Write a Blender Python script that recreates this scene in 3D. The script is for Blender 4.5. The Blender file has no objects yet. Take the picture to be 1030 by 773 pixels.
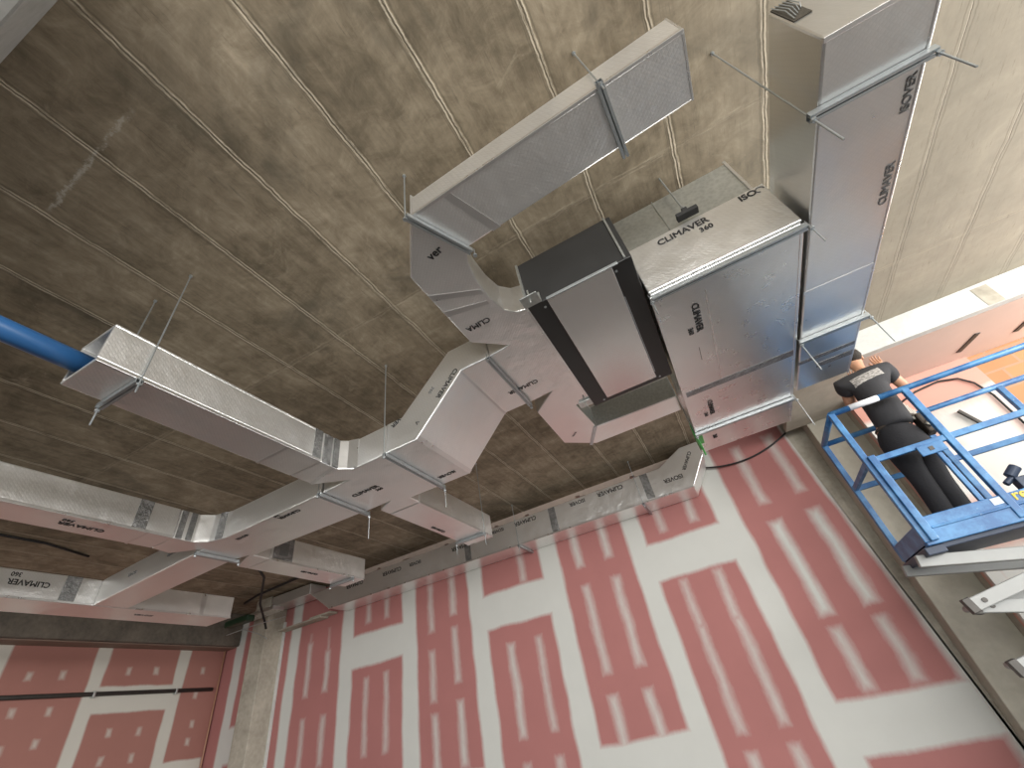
import bpy, bmesh, math, random
import numpy as np
from mathutils import Vector, Matrix
random.seed(7)
rng = np.random.default_rng(7)
C = bpy.context.scene.collection
EYE = 1.6          # eye height; heights below are measured from the eye level
SL = 2.5           # slab soffit above eye level
WL = {}            # world location of every linked object

# ------------------------------------------------------------------ helpers
def link(o, wl, parent=None):
    C.objects.link(o)
    wl = Vector(wl)
    if parent is not None:
        o.parent = parent
        o.location = wl - WL[parent.name]
    else:
        o.location = wl
    WL[o.name] = wl
    return o

def tag(o, label=None, cat=None, group=None, kind=None):
    if label: o['label'] = label
    if cat: o['category'] = cat
    if group: o['group'] = group
    if kind: o['kind'] = kind
    return o

def thing(name, at, label, cat, group=None):
    o = bpy.data.objects.new(name, None)
    o.empty_display_size = 0.1
    link(o, (at[0], at[1], at[2] + EYE))
    return tag(o, label, cat, group)

class MB:
    """collects shapes (heights measured from eye level) into one mesh"""
    def __init__(s):
        s.v = []; s.f = []; s.m = []; s.mi = 0
    def add(s, vs, fs):
        n = len(s.v)
        s.v += [tuple(v) for v in vs]
        for f in fs:
            s.f.append([i + n for i in f]); s.m.append(s.mi)
        return s
    def box(s, x0, x1, y0, y1, z0, z1):
        return s.prism([(x0, y0), (x1, y0), (x1, y1), (x0, y1)], z0, z1)
    def prism(s, poly, z0, z1, cap=True):
        a = sum(poly[i][0]*poly[(i+1) % len(poly)][1] - poly[(i+1) % len(poly)][0]*poly[i][1] for i in range(len(poly)))
        if a < 0: poly = poly[::-1]
        n = len(poly)
        vs = [(x, y, z0) for x, y in poly] + [(x, y, z1) for x, y in poly]
        fs = [[i, (i+1) % n, n + (i+1) % n, n + i] for i in range(n)]
        fs += [list(range(n))[::-1], list(range(n, 2*n))]
        return s.add(vs, fs)
    def xz(s, poly, y0, y1):
        """profile in X and height, pulled along Y"""
        a = sum(poly[i][0]*poly[(i+1) % len(poly)][1] - poly[(i+1) % len(poly)][0]*poly[i][1] for i in range(len(poly)))
        if a < 0: poly = poly[::-1]
        n = len(poly)
        vs = [(x, y0, z) for x, z in poly] + [(x, y1, z) for x, z in poly]
        fs = [[n + i, n + (i+1) % n, (i+1) % n, i] for i in range(n)]
        fs += [list(range(n)), list(range(n, 2*n))[::-1]]
        return s.add(vs, fs)
    def bar(s, p, q, w, h, up=(0, 0, 1)):
        """square bar from p to q, w wide and h tall"""
        p, q = Vector(p), Vector(q)
        d = (q - p).normalized(); u = Vector(up)
        sd = d.cross(u)
        if sd.length < 1e-4: sd = d.cross(Vector((0, 1, 0)))
        sd.normalize(); u = sd.cross(d).normalized()
        vs = []
        for e in (p, q):
            for a, b in ((-1, -1), (1, -1), (1, 1), (-1, 1)):
                vs.append(e + sd*(a*w/2) + u*(b*h/2))
        return s.add(vs, [[3, 2, 1, 0], [4, 5, 6, 7], [0, 1, 5, 4], [1, 2, 6, 5], [2, 3, 7, 6], [3, 0, 4, 7]])
    def tube(s, path, r, n=8):
        path = [Vector(p) for p in path]
        rings = []
        ref = Vector((0.31, 0.77, 0.55)).normalized()
        for i, p in enumerate(path):
            d = (path[min(i+1, len(path)-1)] - path[max(i-1, 0)]).normalized()
            a = d.cross(ref).normalized(); b = d.cross(a)
            rr = r[i] if isinstance(r, (list, tuple)) else r
            rings.append([p + (a*math.cos(2*math.pi*k/n) + b*math.sin(2*math.pi*k/n))*rr for k in range(n)])
        vs = [v for ring in rings for v in ring]
        fs = []
        for i in range(len(path)-1):
            for k in range(n):
                fs.append([i*n+k, i*n+(k+1) % n, (i+1)*n+(k+1) % n, (i+1)*n+k])
        fs += [list(range(n))[::-1], [(len(path)-1)*n + k for k in range(n)]]
        return s.add(vs, fs)
    def mat(s, i):
        s.mi = i; return s
    def build(s, name, mat, parent=None, bevel=0, seg=2, at=None, smooth=False):
        if at is None:
            if parent is not None:
                wl = WL[parent.name]
            else:
                wl = Vector((0, 0, 0))
                for v in s.v: wl += Vector(v)
                wl /= len(s.v); wl.z = min(v[2] for v in s.v) + EYE
        else:
            wl = Vector((at[0], at[1], at[2] + EYE))
        me = bpy.data.meshes.new(name)
        me.from_pydata([(v[0]-wl.x, v[1]-wl.y, v[2]+EYE-wl.z) for v in s.v], [], s.f)
        bm = bmesh.new(); bm.from_mesh(me); bmesh.ops.recalc_face_normals(bm, faces=bm.faces); bm.to_mesh(me); bm.free()
        mats = mat if isinstance(mat, (list, tuple)) else [mat]
        for m in mats: me.materials.append(m)
        for p, mi in zip(me.polygons, s.m):
            p.material_index = mi; p.use_smooth = smooth
        o = bpy.data.objects.new(name, me)
        link(o, wl, parent)
        if bevel:
            b = o.modifiers.new('bevel', 'BEVEL'); b.width = bevel; b.segments = seg
            b.limit_method = 'ANGLE'; b.angle_limit = math.radians(25)
        return o

def arc(p0, p1, sag, n=14, side=(0, 0, -1)):
    p0, p1, side = Vector(p0), Vector(p1), Vector(side)
    return [p0.lerp(p1, i/n) + side*sag*4*(i/n)*(1-i/n) for i in range(n+1)]

# ------------------------------------------------------------------ materials
def new_mat(name):
    m = bpy.data.materials.new(name); m.use_nodes = True
    nt = m.node_tree
    return m, nt, nt.nodes['Principled BSDF']

class NT:
    def __init__(s, nt): s.nt = nt
    def n(s, t, **kw):
        o = s.nt.nodes.new(t)
        for k, v in kw.items():
            if k == 'ins':
                for a, b in v.items():
                    if hasattr(b, 'is_output'): s.nt.links.new(b, o.inputs[a])
                    else: o.inputs[a].default_value = b
            else: setattr(o, k, v)
        return o
    def math(s, op, a, b=None, c=None, clamp=False):
        o = s.nt.nodes.new('ShaderNodeMath'); o.operation = op; o.use_clamp = clamp
        for i, v in enumerate((a, b, c)):
            if v is None: continue
            if hasattr(v, 'is_output'): s.nt.links.new(v, o.inputs[i])
            else: o.inputs[i].default_value = v
        return o.outputs[0]
    def noise(s, vec, scale, detail=4, rough=0.55, dist=0.0):
        o = s.nt.nodes.new('ShaderNodeTexNoise')
        s.nt.links.new(vec, o.inputs['Vector'])
        o.inputs['Scale'].default_value = scale; o.inputs['Detail'].default_value = detail
        o.inputs['Roughness'].default_value = rough; o.inputs['Distortion'].default_value = dist
        return o.outputs['Fac']
    def ramp(s, fac, stops):
        o = s.nt.nodes.new('ShaderNodeValToRGB')
        s.nt.links.new(fac, o.inputs[0])
        el = o.color_ramp.elements
        while len(el) < len(stops): el.new(0.5)
        for e, (p, c) in zip(el, stops):
            e.position = p; e.color = (c[0], c[1], c[2], 1) if isinstance(c, (tuple, list)) else (c, c, c, 1)
        return o.outputs[0]
    def mix(s, fac, a, b, mode='MIX'):
        o = s.nt.nodes.new('ShaderNodeMix'); o.data_type = 'RGBA'; o.blend_type = mode
        for sock, v in ((o.inputs[0], fac), (o.inputs[6], a), (o.inputs[7], b)):
            if hasattr(v, 'is_output'): s.nt.links.new(v, sock)
            elif isinstance(v, (int, float)): sock.default_value = v
            else: sock.default_value = (v[0], v[1], v[2], 1)
        return o.outputs[2]
    def scale(s, vec, x, y, z):
        o = s.nt.nodes.new('ShaderNodeVectorMath'); o.operation = 'MULTIPLY'
        s.nt.links.new(vec, o.inputs[0]); o.inputs[1].default_value = (x, y, z)
        return o.outputs[0]
    def pos(s):
        return s.nt.nodes.new('ShaderNodeNewGeometry').outputs['Position']
    def bump(s, h, strength, dist, bsdf, normal=None):
        o = s.nt.nodes.new('ShaderNodeBump')
        o.inputs['Strength'].default_value = strength; o.inputs['Distance'].default_value = dist
        s.nt.links.new(h, o.inputs['Height'])
        if normal is not None: s.nt.links.new(normal, o.inputs['Normal'])
        if bsdf is not None: s.nt.links.new(o.outputs[0], bsdf.inputs['Normal'])
        return o.outputs[0]

def simple(name, col, rough=0.5, metal=0.0, var=0.12, scale=8, bump=0.0):
    m, nt, b = new_mat(name); t = NT(nt); p = t.pos()
    n = t.noise(p, scale)
    c = t.mix(n, [max(0, v*(1-var)) for v in col], [min(1, v*(1+var)) for v in col])
    nt.links.new(c, b.inputs['Base Color'])
    b.inputs['Roughness'].default_value = rough; b.inputs['Metallic'].default_value = metal
    if bump: t.bump(t.noise(p, scale*6), bump, 0.01, b)
    return m

def foil_mat(name, col, rough, quilt=0.13, metal=0.86):
    m, nt, b = new_mat(name); t = NT(nt); p = t.pos()
    sx = t.nt.nodes.new('ShaderNodeSeparateXYZ'); nt.links.new(p, sx.inputs[0])
    x, y, z = sx.outputs
    k = 2*math.pi/0.024
    u1 = t.math('ADD', t.math('ADD', x, y), z)
    u2 = t.math('ADD', t.math('SUBTRACT', x, y), t.math('MULTIPLY', z, 0.3))
    s1 = t.math('ABSOLUTE', t.math('SINE', t.math('MULTIPLY', u1, k/2)))
    s2 = t.math('ABSOLUTE', t.math('SINE', t.math('MULTIPLY', u2, k/2)))
    q = t.math('POWER', t.math('MINIMUM', s1, s2), 0.5)
    big = t.noise(p, 5, 3)
    fine = t.noise(p, 60, 1)
    n1 = t.bump(big, 0.35 if quilt > 0.1 else 0.10, 0.03, None)
    n2 = t.bump(fine, 0.12 if quilt > 0.1 else 0.0, 0.004, None, n1)
    t.bump(q, quilt, 0.004, b, n2)
    c = t.mix(t.noise(p, 2.2, 5, 0.65), [v*0.93 for v in col], [min(1, v*1.06) for v in col])
    c = t.mix(t.math('MULTIPLY', t.math('SUBTRACT', 1, q), 0.15 if quilt > 0.1 else (0.10 if quilt > 0.04 else 0.0)), c, [v*0.6 for v in col])
    nt.links.new(c, b.inputs['Base Color'])
    b.inputs['Metallic'].default_value = metal
    r = t.math('ADD', t.math('MULTIPLY', t.noise(p, 9, 3), 0.12), rough - 0.06)
    nt.links.new(r, b.inputs['Roughness'])
    return m

M = {}
M['foil'] = foil_mat('aluminium_foil_facing', (0.92, 0.92, 0.91), 0.34)
M['foil_fine'] = foil_mat('fine_ribbed_foil_facing', (0.80, 0.80, 0.79), 0.30, 0.045, 0.95)
M['foil_plain'] = foil_mat('smooth_foil_facing', (0.80, 0.80, 0.795), 0.29, 0.045, 0.93)

def tape_mat():
    m, nt, b = new_mat('crinkled_foil_tape'); t = NT(nt); p = t.pos()
    nt.links.new(t.mix(t.noise(p, 25, 4), (0.07, 0.07, 0.07), (0.45, 0.45, 0.45)), b.inputs['Base Color'])
    b.inputs['Metallic'].default_value = 0.95; b.inputs['Roughness'].default_value = 0.28
    t.bump(t.noise(p, 45, 5, 0.7), 0.9, 0.012, b)
    return m
M['tape'] = tape_mat()
def galv_mat():
    m, nt, b = new_mat('galvanised_sheet'); t = NT(nt); p = t.pos()
    v = t.n('ShaderNodeTexVoronoi', ins={'Scale': 45.0}); nt.links.new(p, v.inputs['Vector'])
    c = t.mix(t.math('MULTIPLY', v.outputs['Distance'], 1.2), (0.52, 0.55, 0.54), (0.70, 0.73, 0.72))
    c = t.mix(t.math('MULTIPLY', t.noise(p, 3, 5), 0.5), c, (0.40, 0.42, 0.40))
    nt.links.new(c, b.inputs['Base Color'])
    b.inputs['Metallic'].default_value = 0.9; b.inputs['Roughness'].default_value = 0.34
    t.bump(t.noise(p, 6, 3), 0.2, 0.02, b)
    return m
M['galv'] = galv_mat()
M['zinc'] = simple('zinc_plated_steel', (0.50, 0.54, 0.56), 0.36, 0.85, 0.15, 20)
M['black_sheet'] = simple('black_painted_sheet', (0.022, 0.022, 0.022), 0.38, 0.0, 0.3, 6)
M['white_panel'] = simple('satin_grey_sheet_panel', (0.74, 0.72, 0.71), 0.24, 0.75, 0.04, 3)
M['ink'] = simple('black_print', (0.02, 0.02, 0.02), 0.6, 0, 0.2, 30)
M['ink_soft'] = simple('grey_print', (0.14, 0.14, 0.14), 0.6, 0, 0.2, 30)
M['wool_shade'] = simple('glass_wool_and_gap_shade', (0.05, 0.042, 0.03), 0.95, 0, 0.3, 40, 0.6)
M['cable'] = simple('black_cable', (0.015, 0.015, 0.015), 0.5)
M['green'] = simple('green_adhesive_tape', (0.08, 0.48, 0.11), 0.4, 0, 0.25, 30)
M['dgreen'] = simple('dark_green_plastic', (0.012, 0.04, 0.018), 0.45, 0, 0.3, 12)
M['bluepipe'] = simple('blue_plastic_pipe', (0.025, 0.105, 0.27), 0.36, 0, 0.12, 5)
M['lift'] = None
def lift_blue():
    m, nt, b = new_mat('worn_blue_paint'); t = NT(nt); p = t.pos()
    c = t.mix(t.ramp(t.noise(p, 7, 5, 0.65), [(0.40, 0.0), (0.66, 1.0)]), (0.022, 0.115, 0.30), (0.075, 0.25, 0.50))
    c = t.mix(t.ramp(t.noise(p, 26, 4, 0.7), [(0.66, 0.0), (0.74, 0.6)]), c, (0.40, 0.52, 0.62))
    nt.links.new(c, b.inputs['Base Color']); b.inputs['Roughness'].default_value = 0.42
    return m
M['lift'] = lift_blue()
M['lift_dark'] = simple('dark_blue_grey_steel', (0.035, 0.05, 0.085), 0.5, 0.1, 0.3, 10)
M['arm'] = simple('light_grey_painted_steel', (0.34, 0.35, 0.345), 0.45, 0, 0.12, 8)
M['steel_dark'] = simple('greasy_dark_steel', (0.07, 0.065, 0.06), 0.5, 0.4, 0.3, 20)
M['rubber'] = simple('tyre_rubber', (0.03, 0.03, 0.03), 0.85)
M['yellow'] = simple('yellow_lettering', (0.75, 0.52, 0.06), 0.5)
M['white'] = simple('white_sticker', (0.62, 0.70, 0.82), 0.5, 0, 0.05)
M['skin'] = simple('skin', (0.50, 0.27, 0.17), 0.55, 0, 0.08, 20)
M['hair'] = simple('dark_brown_hair', (0.025, 0.018, 0.013), 0.7, 0, 0.4, 60, 0.6)
M['shirt'] = simple('dark_grey_tshirt_cotton', (0.036, 0.036, 0.040), 0.9, 0, 0.2, 10, 0.2)
M['trousers'] = simple('black_work_trousers', (0.013, 0.013, 0.016), 0.9, 0, 0.25, 12, 0.3)
M['leather'] = simple('tool_belt_leather', (0.055, 0.042, 0.032), 0.7, 0, 0.3, 25)
M['tool'] = simple('grey_tool_metal', (0.38, 0.36, 0.32), 0.4, 0.5)
M['shoe'] = simple('black_boot_leather', (0.02, 0.018, 0.016), 0.6)

def print_patch():
    m, nt, b = new_mat('faded_back_print'); t = NT(nt); p = t.pos()
    sp = t.scale(p, 38, 38, 90)
    n = t.noise(sp, 1.0, 2)
    nt.links.new(t.ramp(n, [(0.45, (0.44, 0.42, 0.40)), (0.56, (0.20, 0.19, 0.18))]), b.inputs['Base Color'])
    b.inputs['Roughness'].default_value = 0.8
    return m
M['patch'] = print_patch()

def ceiling_mat():
    m, nt, b = new_mat('board_marked_concrete'); t = NT(nt); p = t.pos()
    sx = nt.nodes.new('ShaderNodeSeparateXYZ'); nt.links.new(p, sx.inputs[0])
    x, y, z = sx.outputs
    PX, PY = 0.524, 2.05
    wob = t.math('MULTIPLY', t.math('SUBTRACT', t.noise(p, 5, 4, 0.7), 0.5), 0.035)
    xx = t.math('ADD', t.math('ADD', x, wob), 0.325 + 50*PX)
    yy = t.math('ADD', t.math('ADD', y, wob), 50*PY - 1.64)
    def dist(v, per):
        fr = t.math('FRACT', t.math('DIVIDE', v, per))
        return t.math('MULTIPLY', t.math('MINIMUM', fr, t.math('SUBTRACT', 1, fr)), per)
    dx = dist(xx, PX); dy = dist(yy, PY)
    # one tone per shuttering board
    bx = t.math('FLOOR', t.math('DIVIDE', xx, PX)); by = t.math('FLOOR', t.math('DIVIDE', yy, PY))
    cb = nt.nodes.new('ShaderNodeCombineXYZ'); nt.links.new(bx, cb.inputs[0]); nt.links.new(by, cb.inputs[1])
    wn = nt.nodes.new('ShaderNodeTexWhiteNoise'); wn.noise_dimensions = '3D'; nt.links.new(cb.outputs[0], wn.inputs['Vector'])
    # each board carries its own grain along Y
    off = nt.nodes.new('ShaderNodeVectorMath'); off.operation = 'MULTIPLY_ADD'
    nt.links.new(wn.outputs['Color'], off.inputs[0]); off.inputs[1].default_value = (7, 9, 3); nt.links.new(p, off.inputs[2])
    q = off.outputs[0]
    cloud = t.noise(q, 1.6, 7, 0.66, 0.6)
    grain = t.noise(t.scale(q, 26, 2.2, 1), 1.0, 5, 0.7)
    mott = t.noise(q, 7, 6, 0.72, 0.8)
    v = t.math('ADD', t.math('MULTIPLY', cloud, 0.50), t.math('ADD', t.math('MULTIPLY', grain, 0.20), t.math('MULTIPLY', mott, 0.34)))
    v = t.math('ADD', v, t.math('MULTIPLY', t.math('SUBTRACT', wn.outputs['Value'], 0.5), 0.07))
    c = t.ramp(v, [(0.36, (0.135, 0.11, 0.074)), (0.46, (0.235, 0.192, 0.132)), (0.55, (0.345, 0.286, 0.203)), (0.68, (0.53, 0.45, 0.335))])
    # pale laitance and dark damp blooms
    pal = t.ramp(t.noise(q, 2.3, 6, 0.75, 1.2), [(0.60, 0.0), (0.74, 0.7)])
    c = t.mix(pal, c, (0.50, 0.43, 0.32))
    damp = t.ramp(t.noise(p, 1.1, 5, 0.7, 0.9), [(0.55, 0.0), (0.70, 0.55)])
    c = t.mix(damp, c, (0.12, 0.108, 0.08))
    right_light = t.math('MULTIPLY', t.math('SUBTRACT', x, 0.75), 1.1, None, True)  # light on the right-hand ceiling, painted in as a paler tone
    c = t.mix(t.math('MULTIPLY', right_light, 0.72), c, t.mix(cloud, (0.31, 0.28, 0.225), (0.45, 0.41, 0.335)))
    # cement fins along the board joints: two thin pale lips with a dark crack
    ragn = t.noise(t.scale(p, 40, 5, 1), 1.0, 6, 0.8)
    lip = t.math('SUBTRACT', 1, t.math('DIVIDE', t.math('ABSOLUTE', t.math('SUBTRACT', dx, 0.009)), 0.008), clamp=True)
    lip = t.math('MULTIPLY', lip, t.math('MULTIPLY', t.ramp(ragn, [(0.36, 0.0), (0.50, 1.0)]), t.math('SUBTRACT', 1, t.math('MULTIPLY', t.math('SUBTRACT', x, 1.2), 2.0, None, True), None, True)))
    crack = t.math('SUBTRACT', 1, t.math('DIVIDE', dx, 0.004), clamp=True)
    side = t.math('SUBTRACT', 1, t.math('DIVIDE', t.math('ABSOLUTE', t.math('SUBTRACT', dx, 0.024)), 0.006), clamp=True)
    lipy = t.math('SUBTRACT', 1, t.math('DIVIDE', t.math('ABSOLUTE', t.math('SUBTRACT', dy, 0.012)), 0.012), clamp=True)
    lipy = t.math('MULTIPLY', lipy, t.ramp(t.noise(t.scale(p, 9, 60, 1), 1.0, 5, 0.75), [(0.42, 0.0), (0.58, 0.8)]))
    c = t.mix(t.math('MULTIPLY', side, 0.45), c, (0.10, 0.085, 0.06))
    c = t.mix(t.math('MULTIPLY', lip, 0.9), c, (0.66, 0.58, 0.45))
    c = t.mix(t.math('MULTIPLY', lipy, 0.6), c, (0.52, 0.45, 0.34))
    c = t.mix(t.math('MULTIPLY', crack, 0.4), c, (0.08, 0.07, 0.05))
    # a pale crack running across three boards
    yl = t.math('ADD', t.math('MULTIPLY', t.math('ADD', x, 1.95), -0.085), 0.072)
    yl = t.math('ADD', yl, t.math('MULTIPLY', t.math('SUBTRACT', t.noise(p, 14, 6, 0.8), 0.5), 0.10))
    ln = t.math('SUBTRACT', 1, t.math('DIVIDE', t.math('ABSOLUTE', t.math('SUBTRACT', y, yl)), 0.014), clamp=True)
    inx = t.math('MULTIPLY', t.math('MULTIPLY', t.math('ADD', x, 2.40), 14, None, True), t.math('MULTIPLY', t.math('SUBTRACT', -1.55, x), 14, None, True))
    ln = t.math('MULTIPLY', t.math('MULTIPLY', ln, inx), t.ramp(t.noise(p, 17, 4, 0.7), [(0.38, 0.15), (0.5, 1.0)]))
    c = t.mix(t.math('MULTIPLY', ln, 0.85), c, (0.60, 0.57, 0.50))
    scr = t.ramp(t.noise(t.scale(q, 90, 6, 1), 1.0, 4, 0.75), [(0.60, 0.0), (0.70, 0.5)])
    c = t.mix(scr, c, (0.13, 0.11, 0.08))
    nt.links.new(c, b.inputs['Base Color'])
    b.inputs['Roughness'].default_value = 0.88
    h = t.math('ADD', t.math('MULTIPLY', v, 0.35), t.math('ADD', lip, t.math('MULTIPLY', lipy, 0.6)))
    h = t.math('SUBTRACT', h, t.math('MULTIPLY', crack, 0.8))
    t.bump(h, 0.5, 0.008, b)
    return m
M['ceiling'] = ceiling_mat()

def concrete(name, dark, light, scale=2.0):
    m, nt, b = new_mat(name); t = NT(nt); p = t.pos()
    v = t.math('ADD', t.math('MULTIPLY', t.noise(p, scale, 6, 0.65, 0.4), 0.7), t.math('MULTIPLY', t.noise(p, scale*9, 4), 0.3))
    nt.links.new(t.ramp(v, [(0.36, dark), (0.66, light)]), b.inputs['Base Color'])
    b.inputs['Roughness'].default_value = 0.85
    t.bump(v, 0.4, 0.01, b)
    return m
M['concrete'] = concrete('grey_beige_concrete', (0.30, 0.275, 0.225), (0.50, 0.465, 0.39))
M['concrete_dark'] = concrete('dark_stained_concrete', (0.10, 0.09, 0.075), (0.22, 0.19, 0.155))
M['concrete_white'] = concrete('whitewashed_concrete', (0.50, 0.51, 0.49), (0.64, 0.645, 0.62), 3)
M['floor'] = concrete('pale_screed', (0.11, 0.105, 0.10), (0.18, 0.172, 0.165), 0.8)
M['ground'] = concrete('pale_yard', (0.40, 0.38, 0.34), (0.52, 0.50, 0.46), 0.3)

def board_mat(name, pink, white):
    """pink plasterboard with jointing compound where the mesh attribute says so"""
    m, nt, b = new_mat(name); t = NT(nt); p = t.pos()
    at = nt.nodes.new('ShaderNodeAttribute'); at.attribute_name = 'compound'
    a = t.math('ADD', at.outputs['Fac'], t.math('MULTIPLY', t.math('SUBTRACT', t.noise(t.scale(p, 22, 22, 8), 1.0, 4, 0.7), 0.5), 0.26))
    a = t.ramp(a, [(0.22, 0.0), (0.74, 1.0)])
    pk = t.mix(t.noise(p, 1.7, 5, 0.6), [v*0.9 for v in pink], [v*1.1 for v in pink])
    wh = t.mix(t.noise(p, 3.1, 4, 0.6), [v*0.95 for v in white], [min(1, v*1.04) for v in white])
    nt.links.new(t.mix(a, pk, wh), b.inputs['Base Color'])
    b.inputs['Roughness'].default_value = 0.8
    t.bump(a, 0.15, 0.002, b)
    return m
PINK = (0.40, 0.165, 0.155)
M['pinkboard'] = board_mat('pink_plasterboard', PINK, (0.59, 0.595, 0.565))
M['pinkboard_l'] = board_mat('pink_plasterboard_left', (0.38, 0.175, 0.145), (0.62, 0.60, 0.54))
M['pinkboard_f'] = board_mat('pale_pink_plasterboard', (0.58, 0.30, 0.24), (0.68, 0.67, 0.63))

def brick_mat():
    m, nt, b = new_mat('orange_hollow_brick'); t = NT(nt); p = t.pos()
    sw = nt.nodes.new('ShaderNodeSeparateXYZ'); nt.links.new(p, sw.inputs[0])
    cb = nt.nodes.new('ShaderNodeCombineXYZ'); nt.links.new(sw.outputs[0], cb.inputs[0]); nt.links.new(sw.outputs[2], cb.inputs[1])
    br = t.n('ShaderNodeTexBrick', ins={'Scale': 1.0, 'Mortar Size': 0.012, 'Brick Width': 0.33, 'Row Height': 0.2,
             'Color1': (0.46, 0.21, 0.09, 1), 'Color2': (0.38, 0.165, 0.075, 1), 'Mortar': (0.32, 0.22, 0.15, 1)})
    nt.links.new(cb.outputs[0], br.inputs['Vector'])
    c = t.mix(t.math('MULTIPLY', t.noise(p, 3, 5), 0.5), br.outputs['Color'], (0.50, 0.28, 0.15))
    nt.links.new(c, b.inputs['Base Color']); b.inputs['Roughness'].default_value = 0.85
    return m
M['brick'] = brick_mat()

# ------------------------------------------------------------------ the setting
def struct(o):
    o['kind'] = 'structure'; return o

struct(MB().box(-8.9, 5.2, -9, 6.4, -1.75, -1.6).build('floor', M['floor']))
struct(MB().box(-60, 60, -60, 60, -1.95, -1.76).build('ground', M['ground']))
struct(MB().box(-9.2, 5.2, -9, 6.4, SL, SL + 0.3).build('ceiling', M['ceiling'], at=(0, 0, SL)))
struct(MB().box(-9.0, -1.0, -0.95, -0.31, 2.12, SL - 0.001).build('ceiling_beam', concrete('plain_grey_render', (0.36, 0.36, 0.34), (0.48, 0.48, 0.46), 3), bevel=0.01))

def masked_wall(name, axis, plane, a0, a1, z0, z1, thick, mat, paint, step=0.016, edge=None):
    """a board wall whose mesh carries a 'compound' attribute; axis 'Y': plane at Y, spanning X; axis 'X': plane at X, spanning Y"""
    na = int((a1-a0)/step)+1; nz = int((z1-z0)/step)+1
    A = np.linspace(a0, a1, na); Z = np.linspace(z0, z1, nz)
    G, H = np.meshgrid(A, Z)
    # ragged trowel edges
    def wobble(seed):
        r = np.random.default_rng(seed); out = np.zeros_like(G)
        for _ in range(10):
            kx, kz, ph, am = r.uniform(-14, 14), r.uniform(-14, 14), r.uniform(0, 6.3), r.uniform(0.001, 0.0038)
            out += am*np.sin(kx*G + kz*H + ph)
        return out
    w1, w2 = wobble(3), wobble(11)
    m = np.zeros_like(G)
    for (x0, x1, y0, y1, s, val) in paint:
        gx, gz = G + w1, H + w2
        d = np.minimum(np.minimum(gx-x0, x1-gx), np.minimum(gz-y0, y1-gz))
        k = np.clip(d/s*0.5 + 0.5, 0, 1)
        if val >= 0: m = np.maximum(m, k*val)
        else: m = m*(1-k)
    X = G.copy()
    if edge is not None:   # the right-hand margin of the boards follows its own line
        tx = np.clip((G-1.2)/(a1-1.2), 0, 1)
        X = G + tx*(edge(H) - a1)
    s = -1 if axis == 'Y' else 1
    if axis == 'Y':
        V = np.stack([X, np.full_like(X, plane), H + EYE], -1).reshape(-1, 3)
    else:
        V = np.stack([np.full_like(X, plane), X, H + EYE], -1).reshape(-1, 3)
    idx = np.arange(na*nz).reshape(nz, na)
    F = np.stack([idx[:-1, :-1], idx[:-1, 1:], idx[1:, 1:], idx[1:, :-1]], -1).reshape(-1, 4)
    if axis == 'X': F = F[:, ::-1]
    verts = V.tolist(); faces = F.tolist()
    n0 = len(verts)
    back = thick if axis == 'Y' else -thick
    for i in (idx[0, 0], idx[0, -1], idx[-1, -1], idx[-1, 0]):
        v = list(verts[i]); v[1 if axis == 'Y' else 0] += back; verts.append(v)
    faces.append([n0+3, n0+2, n0+1, n0] if axis == 'Y' else [n0, n0+1, n0+2, n0+3])
    faces.append(list(idx[0, :]) + [n0+1, n0]); faces.append(list(idx[-1, ::-1]) + [n0+3, n0+2])
    faces.append(list(idx[::-1, 0]) + [n0, n0+3]); faces.append(list(idx[:, -1]) + [n0+2, n0+1])
    faces = [[int(i) for i in f] for f in faces]
    me = bpy.data.meshes.new(name); me.from_pydata(verts, [], faces)
    at = me.attributes.new('compound', 'FLOAT', 'POINT')
    vals = np.zeros(len(verts), dtype=np.float32); vals[:na*nz] = m.reshape(-1)
    at.data.foreach_set('value', vals)
    me.materials.append(mat)
    o = bpy.data.objects.new(name, me); link(o, (0, 0, 0))
    return struct(o)

# back wall: boards 1.22 m wide, wide joints, two rows of screw strips per board
P = []
S = 0.05
joints = [(-7.22, -7.00), (-6.03, -5.78), (-4.80, -4.53), (-3.57, -3.31), (-2.33, -2.05), (-1.06, -0.82), (0.12, 0.385)]
for a, b in joints: P.append((a, b, -2, 3, S, 1))
for a, b in ((-5.9, -4.7), (-3.45, -2.2), (-0.95, 0.25)):          # butt joints high up
    P.append((a, b, 1.07, 1.515, S, 1))
for a, b in ((-7.1, -5.9), (-4.7, -3.45), (-2.2, -0.95), (0.25, 1.6)):   # and low down
    P.append((a, b, -0.76, -0.36, S, 1))
P.append((1.318, 1.5, -2, 3, 0.03, 0.72))
P.append((-8.62, -8.40, -2, 3, 0.04, 0.9)); P.append((-8.5, -7.9, 0.25, 0.75, 0.05, 0.85))
def strip(xc, z0, z1, w=0.072, v=0.74): P.append((xc-w/2-0.012, xc+w/2+0.012, min(z0, z1)-0.02, max(z0, z1)+0.02, 0.085, v*(0.92+0.2*random.random())))
for xc in (-6.72, -6.31):
    strip(xc, 0.90, 1.60 if xc < -6.5 else 1.42); strip(xc, 0.02, 0.57); strip(xc, -0.9, -0.15)
    strip(xc, 1.4, 1.75, 0.03, 0.6)
for xc in (-5.48, -5.10):
    strip(xc, 0.01, 0.90); strip(xc, 1.68, 1.92, 0.06); strip(xc, -0.9, -0.25)
for xc in (-4.26, -3.85):
    dz = 0.0 if xc < -4 else 0.16
    strip(xc, 1.27+dz, 1.9); strip(xc, 0.43+dz, 1.0+1.4*dz); strip(xc, -0.29, 0.25+dz*0.5); strip(xc, -0.9, -0.5)
for xc in (-2.99, -2.575):
    strip(xc, -0.12, 0.82); strip(xc, -0.9, -0.4)
strip(-2.64, 1.56, 1.9)
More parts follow.
